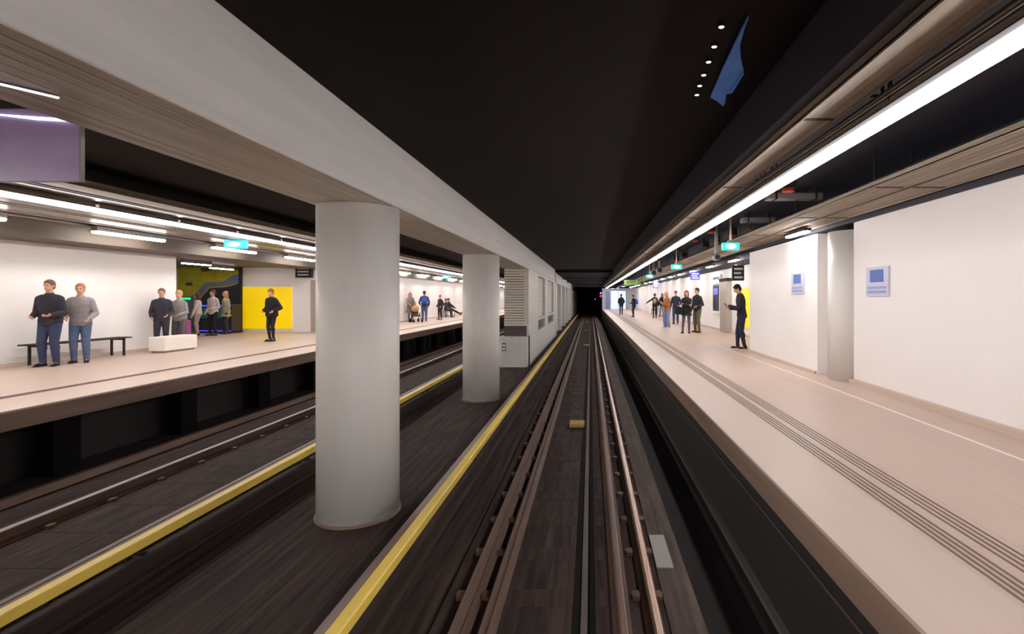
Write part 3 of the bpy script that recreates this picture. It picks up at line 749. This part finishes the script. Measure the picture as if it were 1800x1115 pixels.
def person(label, x, y, face, H, P, vox=.012):
    """face: heading in degrees, 0 looks away from the camera (+Y), 90 looks left (-X), -90 right, 180 to the camera"""
    s = H/1.75
    root = thing('person', (x,y,P.get('z',PZ)), label, 'person', rz=math.radians(face)); root.scale = (s,s,s)
    pel = Vector(P.get('pelvis',(0,0,.93))); lean = math.radians(P.get('lean',2)); 
    Rl = Matrix.Rotation(-lean,3,'X')
    sp = lambda h, fy=0: pel+Rl@Vector((0,fy,h))
    wd = P.get('w',1.0); fem = P.get('fem',False)
    hx = .088
    hips = {-1: pel+Vector((-hx,0,-.02)), 1: pel+Vector((hx,0,-.02))}
    sw = (.150 if fem else .172)*wd
    shl = {k: pel+Rl@Vector((k*sw,0,.447)) for k in (-1,1)}
    feet = {-1: P.get('fl',(-.10,0,.085)), 1: P.get('fr',(.10,.04,.085))}
    hand = {-1: P.get('hl',(-.25,.04,.84)), 1: P.get('hr',(.25,.04,.84))}
    ep = {-1: P.get('el',(-.4,-1,0)), 1: P.get('er',(.4,-1,0))}
    kp = P.get('kp',(0,1,.15))
    legs = {}; arms = {}
    for k in (-1,1):
        legs[k] = (hips[k],)+ik(hips[k], feet[k], .425, .41, (Vector(kp)+Vector((k*.1,0,0))))
        arms[k] = (shl[k],)+ik(shl[k], hand[k], .29, .25, ep[k])
    neck = sp(.60); hr = Matrix.Rotation(math.radians(P.get('hyaw',0)),3,'Z')@Matrix.Rotation(math.radians(P.get('hpitch',0)),3,'X')
    hc = neck+hr@Vector((0,.02,.115))
    hd = lambda v: hc+hr@Vector(v)
    X = Vector((1,0,0))
    def torso(m, g, lo, hi, long=0):
        tab = [(-.10,.145,.105),(-.02,.172 if fem else .165,.118),(.08,.150,.104),(.17,.128 if fem else .140,.094),(.28,.148,.106),(.38,.165 if fem else .172,.112),(.45,.158 if fem else .172,.098),(.495,.150,.086),(.54,.085,.066)]
        rs = []
        if long:
            rs.append((pel+Vector((0,0,-.10-long)), X*(.19+g+long*.12), Vector((0,.14+g+long*.1,0))))
        for h,rx,ry in tab:
            if lo <= h <= hi: rs.append((sp(h), X*(rx*wd+g), Rl@Vector((0,ry*wd+g,0))))
        m.rings(rs)
    def leg(m, k, g, top=1):
        a,b,c = legs[k]
        cone(m,a,b,.088+g,.056+g); cone(m,b,c,.056+g,.036+g)
        m.ell(b+(c-b)*.28+Vector((0,-.018,0)), (.052+g,.052+g,.11))
    def footdir(k):
        f = Vector((k*.18,1,0)).normalized(); tp = P.get('toe',0)
        if P.get('toes') : f = Vector(P['toes'][0 if k<0 else 1]).normalized()
        return f
    # ---- body, one continuous mesh
    m = MB(); torso(m,0,-.2,.6)
    m.cyl(sp(.50), neck+hr@Vector((0,.0,.06)), .062,.052,n=16)
    m.ell(hd((0,-.012,.022)),(.076,.094,.098),rot=hr); m.ell(hd((0,.022,-.045)),(.056,.066,.070),rot=hr); m.ell(hd((0,.058,-.088)),(.026,.026,.022),rot=hr)
    m.ell(hd((0,.095,-.018)),(.013,.020,.024),rot=hr); m.ell(hd((0,.085,.02)),(.012,.012,.03),rot=hr)
    for k in (-1,1):
        m.ell(hd((k*.077,-.01,-.008)),(.010,.018,.030),rot=hr); m.ell(hd((k*.03,.076,.026)),(.022,.012,.008),rot=hr)
        leg(m,k,0); a,b,c = arms[k]
        cone(m,a,b,.048,.037); cone(m,b,c,.038,.025); m.ell(b+(c-b)*.2,(.040,.040,.05))
        fd = footdir(k); an = legs[k][2]; toe = an+fd*.15+Vector((0,0,-.045))
        cone(m, an+Vector((0,0,-.035))-fd*.04, toe, .038,.028)
        # hand
        u = (c-b).normalized()
        if P.get('hdir') and P['hdir'][0 if k<0 else 1]: u = Vector(P['hdir'][0 if k<0 else 1]).normalized()
        side = Vector(P.get('hside',(0,1,0))); side = side-u*side.dot(u)
        if side.length < .2: side = u.orthogonal()
        side.normalize(); nrm = u.cross(side)*(-k); inn = nrm
        palm = c+u*.05
        Rm = Matrix((side,nrm,u)).transposed()
        m.ell(palm,(.041,.018,.056),rot=Rm)
        curl = P.get('curl',.35)
        for j,(o_,ln) in enumerate(((.030,.068),(.011,.078),(-.010,.073),(-.029,.058))):
            p0 = c+u*.085+side*o_; d1 = (u+inn*curl*.5).normalized(); p1 = p0+d1*ln*.55
            d2 = (u+inn*curl*1.9).normalized(); p2 = p1+d2*ln*.5
            cone(m,p0,p1,.0095,.0090); cone(m,p1,p2,.0090,.0075)
        t0_ = c+u*.03+side*.032; t1 = t0_+(side*.75+u*.7+inn*.3).normalized()*.035; t2 = t1+(u+side*.15+inn*.5).normalized()*.032
        cone(m,t0_,t1,.012,.0105); cone(m,t1,t2,.0105,.0085)
    m.build('body', SK[P.get('skin','light')], root, remesh=min(vox,.0085) if vox < .011 else vox)
    # ---- face
    for k in (-1,1):
        MB().ell(hd((k*.030,.0855,.006)),(.013,.006,.007),rot=hr,seg=10,ring=6).build('eye', EYE, root, smooth=True)
    MB().ell(hd((0,.0865,-.058)),(.022,.007,.006),rot=hr,seg=10,ring=6).build('mouth', LIP, root, smooth=True)
    # ---- trousers
    if P.get('legs'):
        m = MB(); g = P.get('lg',.016); torso(m,g,-.2,.12)
        for k in (-1,1):
            leg(m,k,g)
            a,b,c = legs[k]
            if P.get('wide'): cone(m,b,c+(b-c).normalized()*.02,.056+g+.01,.036+g+.03)
        m.build(P.get('legname','trousers'), cloth(P['legs'],'trouser_cloth'), root, remesh=vox)
    # ---- top
    m = MB(); g = P.get('tg',.026); torso(m,g,-.2,.55,P.get('long',0))
    for k in (-1,1):
        a,b,c = arms[k]
        cone(m,a,b,.050+g*.55,.041+g*.6); m.cyl(a+Vector((-k*.07,0,.050)),a+Vector((k*.0,0,.010)),.045+g*.3,.045+g*.5)
        if P.get('sleeves',1): cone(m,b,c-(c-b).normalized()*.01,.044+g*.6,.032+g*.5)
    m.cyl(sp(.50),sp(.575),.085,.068,n=16)
    if P.get('hood'): m.ell(sp(.53,-.09),(.11,.06,.07))
    m.build(P.get('topname','jacket'), cloth(P['top'],'top_cloth'), root, remesh=vox)
    # ---- shoes
    for k in (-1,1):
        fd = footdir(k); an = legs[k][2]; up = Vector((0,0,1)) if abs(fd.z) < .7 else Vector((0,-1,0))
        sd = fd.cross(up).normalized(); up = sd.cross(fd).normalized()
        R3 = Matrix((sd,fd,up)).transposed(); c0 = an-up*.045
        m = MB(); m.ell(c0-fd*.02,(.044,.062,.042),rot=R3); m.ell(c0+fd*.09,(.046,.098,.034),rot=R3); m.cyl(an-up*.05-fd*.01,an+up*.035-fd*.01,.045,.048)
        sh_ = m.build('shoe', cloth(P.get('shoes',(26,24,26)),'shoe'), root, remesh=vox)
        m = MB(); m.box(-.040,.040,-.075,.185,-.085,-.068); so = m.build('shoe_sole', cloth(P.get('sole',(40,38,38)),'sole'), sh_)
        so.matrix_local = Matrix.Translation(an)@R3.to_4x4()
    # ---- hair
    if P.get('hair'):
        m = MB(); m.ell(hd((0,-.024,.038)),(.088,.100,.100),rot=hr); m.ell(hd((0,-.055,-.01)),(.076,.062,.085),rot=hr); m.ell(hd((0,.045,.085)),(.058,.035,.026),rot=hr)
        if P.get('hl_len'):
            L2 = P['hl_len']
            m.ell(hd((0,-.075,-.06-L2*.4)),(.088,.045,.06+L2*.5),rot=hr)
            for k in (-1,1): m.ell(hd((k*.080,-.02,-.05)),(.022,.052,.10+L2*.3),rot=hr)
        m.build('hair', cloth(P['hair'],'hair'), root, remesh=min(vox,.012))
    if P.get('cap'):
        m = MB(); m.ell(hd((0,-.02,.055)),(.094,.106,.088),rot=hr); m.build('hat', cloth(P['cap'],'hat'), root, remesh=.012)
    return root, arms, s
EYE = mat('eye_dark',(40,30,26),.3); LIP = mat('lips',(150,84,76),.5)
def world(root, v):
    s = root.scale[0]; return Vector(root.location)+Matrix.Rotation(root.rotation_euler[2],3,'Z')@(Vector(v)*s)

def backpack(root, rgb, label, w=.15, h=.23, z=1.22, y=-.20):
    t = thing('backpack', world(root,(0,y-.02,z-h)), label, 'backpack', rz=root.rotation_euler[2]); s = root.scale[0]; t.scale = (s,s,s)
    m = MB(); m.ell((0,0,h),(w,.095,h*1.0)); m.box(-w*.85,w*.85,-.06,.075,.03,h*1.7); m.build('bag_body', cloth(rgb,'bag_cloth'), t, remesh=.014)
    m = MB(); m.ell((0,-.085,h*.62),(w*.72,.04,h*.45)); m.build('front_pocket', cloth(tuple(int(c*.85) for c in rgb),'bag_pocket'), t, remesh=.012)
    for k in (-1,1):
        m = MB(); pts = [(k*.09,.04,h*1.75),(k*.105,.16,h*1.95),(k*.115,.27,h*1.80),(k*.12,.335,h*1.3),(k*.14,.30,h*.6),(k*.15,.12,h*.25)]
        m.tube(pts,.016,n=8); m.build('shoulder_strap', cloth((30,30,34),'strap'), t, smooth=True)
    return t
def handbag(pos, rgb, label, w=.16, h=.15, d=.07, rz=0, strap=None, name='shoulder_bag'):
    t = thing(name, pos, label, 'bag', rz=rz)
    m = MB(); m.ell((0,0,h*.5),(w,d,h*.62)); m.box(-w*.8,w*.8,-d*.7,d*.7,0,h*.8); m.build('bag_body', cloth(rgb,'bag_cloth'), t, remesh=.014)
    m = MB(); hh = strap or .2
    m.tube([(-w*.7,0,h*.8),(-w*.45,0,h+hh*.75),(0,0,h+hh),(w*.45,0,h+hh*.75),(w*.7,0,h*.8)],.010,n=8); m.build('bag_strap', cloth(tuple(int(c*.7) for c in rgb),'strap'), t, smooth=True)
    return t

# ---- right platform
BLK = (34,33,37)
def foot(px,py): 
    d = F*(CZ-PZ)/(py-VY); return (px-VX)*d/F, d
x,y = foot(1092,554)
person('person in a black jacket and black leggings walking away, farthest on the right platform', x,y,0,1.75,
   dict(top=BLK,legs=(24,22,26),lg=.006,hair=(40,32,28),hood=1,fem=1,fl=(-.08,.20,.085),fr=(.07,-.18,.12),hl=(-.20,.12,1.0),hr=(.20,.10,1.0),shoes=(30,28,30),tg=.04))
x,y = foot(1114,557.5)
r,_,_ = person('person in dark coat and jeans with a blue backpack, facing the track', x,y,75,1.66,
   dict(top=(36,32,40),legs=(44,48,70),lg=.03,tg=.045,long=.06,hair=(60,44,36),skin='light',hl=(-.08,.24,1.12),hr=(.10,.24,1.12),hpitch=-12))
backpack(r,(40,92,190),'blue backpack on the back of the person facing the track',w=.17)
x,y = foot(1151,559)
r,_,_ = person('woman in black jacket and dark tights reaching out to her left, seen from behind', x,y,-8,1.75,
   dict(top=(38,38,38),legs=(36,30,36),lg=.004,hair=(52,36,30),fem=1,hl=(-.62,.02,1.05),el=(-.2,-1,.2),hr=(.26,.0,.86)))
backpack(r,(196,158,118),'beige backpack on the woman reaching out to her left',w=.13,h=.18)
x,y = foot(1164,557)
r,_,_ = person('woman in a black top and pale grey trousers behind the blonde woman', x,y,150,1.76,
   dict(top=(32,32,36),legs=(150,142,150),lg=.02,hair=(96,62,44),hl_len=.12,fem=1,tg=.045,hl=(-.14,.2,1.05),hr=(.30,.08,.84),fl=(-.08,.0,.085),fr=(.12,.16,.085),shoes=(150,60,50)))
handbag(world(r,(.33,.12,.42)),(110,190,220),'light blue carrier bag hanging from the hand of the woman in pale trousers',w=.13,h=.26,d=.05,rz=1.9,strap=.14,name='carrier_bag')
x,y = foot(1173,577)
r,_,_ = person('blonde woman in a brown jacket and blue jeans with white shoes', x,y,120,1.72,
   dict(top=(166,108,70),legs=(128,146,184),lg=.024,wide=1,hair=(222,180,104),hl_len=.14,fem=1,tg=.036,hl=(-.06,.26,1.18),hr=(.05,.30,1.22),hpitch=-14,curl=.8,shoes=(235,232,232),sole=(240,240,240)))
x,y = foot(1188,569.5)
r,_,_ = person('dark-haired man in a navy jacket and jeans behind the blonde woman', x,y,160,1.82,
   dict(top=(40,44,60),legs=(58,72,104),lg=.018,hair=(40,30,28),hl=(-.2,.16,1.02),hr=(.28,.05,.86)))
handbag(world(r,(-.30,.12,.62)),(28,26,30),'black holdall at the side of the man in the navy jacket',w=.24,h=.22,d=.11,rz=.5,strap=.16,name='holdall')
x,y = foot(1207,586)
r,_,_ = person('red-haired woman in a black coat with arms folded and grey-purple tights', x,y,165,1.74,
   dict(top=(30,30,36),legs=(96,84,110),lg=.004,hair=(150,74,50),hl_len=.14,fem=1,tg=.04,long=.10,hl=(.10,.20,1.20),hr=(-.10,.22,1.16),el=(-.8,-.2,-.8),er=(.8,-.2,-.8),hpitch=-8,fr=(.16,.04,.085)))
handbag(world(r,(.27,.12,.80)),(26,26,30),'large black shoulder bag on the arm of the red-haired woman',w=.22,h=.26,d=.12,rz=.4,strap=.3)
x,y = foot(1226,584.6)
person('man in a black sweater and olive trousers facing the red-haired woman', x,y,125,1.85,
   dict(top=(36,38,48),topname='sweater',legs=(112,104,86),lg=.018,hair=(52,36,30),hl=(-.20,.22,1.04),hr=(.26,.08,.88),fr=(.16,-.05,.085)),vox=.0105)
x,y = foot(1304,614)
r,arms,s = person('man in black standing alone, looking down at a phone beside the projecting wall', x,y,82,1.84,
   dict(top=(34,36,46),legs=(34,38,62),lg=.010,hair=(36,28,26),hpitch=-28,lean=5,hl=(-.10,.34,1.16),hr=(.12,.30,1.10),curl=.9,w=.92,fl=(-.08,-.06,.085),fr=(.09,.10,.085),shoes=(28,26,28),sole=(210,205,200)),vox=.0095)
t = thing('mobile_phone', world(r,(-.09,.43,1.19)), 'dark mobile phone held by the man standing alone', 'phone', rz=r.rotation_euler[2])
MB().box(-.036,.036,-.07,.07,-.005,.005,rot=Matrix.Rotation(.5,3,'X')).build('phone_case','signblack',t); MB().box(-.032,.032,-.064,.064,.005,.007,rot=Matrix.Rotation(.5,3,'X'),piv=(0,0,0)).build('phone_screen','screenlit',t)

# ---- left platform
person('person in a dark jacket and jeans nearest the left edge of the picture', -11.55,10.95,-165,1.82,
   dict(top=(44,42,52),legs=(52,60,92),lg=.02,tg=.036,hair=(120,92,76),hl=(-.16,.24,1.05),hr=(.16,.22,1.02),curl=.7),vox=.0105)
person('person in a grey shirt and blue jeans beside the dark-jacketed one on the far left', -11.5,11.55,-150,1.76,
   dict(top=(146,140,142),topname='shirt',legs=(88,104,136),lg=.02,tg=.032,hair=(190,120,96),hl=(-.20,.22,.98),hr=(.18,.24,1.0)),vox=.0105)
person('person in a dark jacket behind the low white block bench', -11.93,14.25,-150,1.70,
   dict(top=(52,50,62),legs=(48,48,60),hair=(140,104,86),hl=(-.16,.2,1.0),hr=(.2,.16,.95)))
person('person in a grey shirt right of the dark-jacketed one at the white block', -11.92,14.85,-170,1.66,
   dict(top=(150,144,144),topname='shirt',legs=(90,84,88),hair=(206,168,110),fem=1,hl=(-.12,.24,1.02),hr=(.14,.22,.98)))
x,y = foot(478,600)
person('person in a black jacket standing in front of the yellow poster', x,y,170,1.74,
   dict(top=(24,22,28),legs=(30,26,34),lg=.003,tg=.05,hair=(150,90,60),fem=1,hl=(-.20,.14,1.02),hr=(.20,.14,1.02),hpitch=-10,fl=(-.06,0,.085),fr=(.06,.02,.085)))
person('person in a pale jacket and black trousers in front of the mural', -14.55,19.75,170,1.74,
   dict(top=(206,196,190),legs=(22,20,22),hair=(96,62,46),hl=(-.14,.22,1.05),hr=(.2,.12,.92)))
person('person in a beige coat right of the pale-jacketed one at the mural', -14.65,20.6,150,1.70,
   dict(top=(172,160,130),legs=(54,52,60),hair=(176,132,84),fem=1,hl_len=.1,long=.1))
person('person in a cream top with the pink suitcase', -15.25,19.9,120,1.62,
   dict(top=(214,196,188),legs=(196,176,168),hair=(80,50,40),fem=1,hl_len=.12,hl=(-.26,.16,.86)))
t = thing('suitcase', (-15.35,19.3,PZ), 'pink-purple suitcase standing in front of the mural', 'suitcase')
MB().box(-.22,.22,-.13,.13,.06,.62).build('suitcase_shell',mat('suitcase_pink',(176,92,160),.4),t,bevel=.05)
m = MB(); m.cyl((-.12,.08,.6),(-.12,.08,.95),.01,n=6); m.cyl((.12,.08,.6),(.12,.08,.95),.01,n=6); m.cyl((-.13,.08,.95),(.13,.08,.95),.014,n=6); m.build('suitcase_handle','darkmetal',t)
for sx in (-.17,.17):
    for sy in (-.08,.08): MB().cyl((sx-.015,sy,.03),(sx+.015,sy,.03),.03,n=12).build('suitcase_wheel','rubber',t)
x,y = foot(721,566)
person('woman in a grey coat with red-brown hair standing behind the pushchair', x,y,-140,1.76,
   dict(top=(120,112,104),legs=(110,100,96),hair=(150,84,60),hl_len=.12,fem=1,long=.28,tg=.045,hl=(-.16,.36,1.02),hr=(.16,.36,1.02),curl=.9))
t = thing('pushchair', (x+.58,y-.70,PZ), 'pushchair with a tan and brown hood between the two columns', 'pushchair', rz=math.radians(-140))
m = MB()
for k in (-.22,.22): m.tube([(k,-.55,1.0),(k,-.2,.62),(k,.32,.14)],.014); m.tube([(k,-.22,.12),(k,.1,.6)],.014)
m.cyl((-.22,-.55,1.0),(.22,-.55,1.0),.016,n=8); m.cyl((-.22,0,.35),(.22,0,.35),.012,n=8); m.build('pushchair_frame','darkmetal',t,smooth=True)
m = MB(); m.box(-.19,.19,-.12,.26,.36,.46); m.box(-.19,.19,-.22,-.12,.36,.85); m.build('pushchair_seat',cloth((96,60,60),'seat_cloth'),t,bevel=.03)
m = MB(); m.ell((0,-.08,.80),(.21,.24,.20)); m.build('hood',cloth((190,140,96),'hood_cloth'),t,smooth=True)
for k in (-.24,.24):
    for yy,r_ in ((-.22,.12),(.32,.09)): MB().cyl((k-.018,yy,r_),(k+.018,yy,r_),r_,n=20).build('wheel','rubber',t)
x,y = foot(746,565)
r,_,_ = person('man with a blue backpack facing away between the two columns', x,y,20,1.86,
   dict(top=(52,66,96),legs=(84,100,130),lg=.02,hair=(58,42,34),hl=(-.24,.18,.98),hr=(.24,.06,.9),fl=(-.09,.12,.085),fr=(.09,-.12,.1)))
backpack(r,(52,92,170),'blue backpack on the man between the two columns',w=.17)
x,y = foot(774,562)
person('person in a dark coat with a red hat near the left wall bench', x,y,150,1.62,
   dict(top=(46,40,46),legs=(44,36,40),lg=.004,tg=.045,long=.12,cap=(220,70,92),fem=1,hl=(-.22,.12,.95),hr=(.22,.12,.95)))
person('person in black lounging on the left wall bench with legs stretched out', -10.78,39.7,-90,1.75,
   dict(top=(40,38,46),legs=(52,46,52),hair=(90,60,48),pelvis=(0,-.08,.60),lean=-16,fl=(-.10,.80,.10),fr=(.02,.86,.16),toes=((0,.55,.9),(0.1,.55,.9)),hl=(-.2,.24,.66),hr=(.2,.24,.66),hpitch=-6,shoes=(130,100,80)))
person('person in dark clothes sitting upright on the left wall bench', -10.78,38.4,-90,1.70,
   dict(top=(58,52,60),legs=(44,42,50),hair=(110,74,58),pelvis=(0,-.08,.60),lean=2,fl=(-.10,.38,.085),fr=(.10,.36,.085),hl=(-.12,.26,.74),hr=(.12,.26,.74)))

# the train's own two headlights, at the nose of the train the picture is taken from
for i, x in enumerate((-1.0,.5)):
    L = bpy.data.lights.new('train_headlight','SPOT'); L.energy = 200; L.color = (1,.95,.9); L.spot_size = math.radians(95); L.spot_blend = 1; L.shadow_soft_size = .10
    o = bpy.data.objects.new('train_headlight', L); C.objects.link(o); o.location = (x,-.15,1.15); o.rotation_euler = (math.radians(88),0,0)
    tag(o, ['left headlight of the train','right headlight of the train'][i]+' the view is taken from', 'headlight')
# ================================================================== CAMERA, WORLD
cam = bpy.data.cameras.new('camera'); co = bpy.data.objects.new('camera', cam); C.objects.link(co)
co.location = (0,0,CZ); co.rotation_euler = (PI/2,0,0)
cam.sensor_width = 36; cam.lens = F/1800*36; cam.shift_x = -(VX-900)/1800; cam.shift_y = -(557.5-VY)/1800
cam.clip_start = .05; cam.clip_end = 400
bpy.context.scene.camera = co
w = bpy.data.worlds.new('World'); bpy.context.scene.world = w; w.use_nodes = True
w.node_tree.nodes['Background'].inputs[0].default_value = (.5,.45,.42,1); w.node_tree.nodes['Background'].inputs[1].default_value = .02
sc = bpy.context.scene
sc.view_settings.view_transform = 'Standard'; sc.view_settings.look = 'None'; sc.view_settings.gamma = 1; sc.view_settings.exposure = 0
sc.view_settings.use_curve_mapping = False
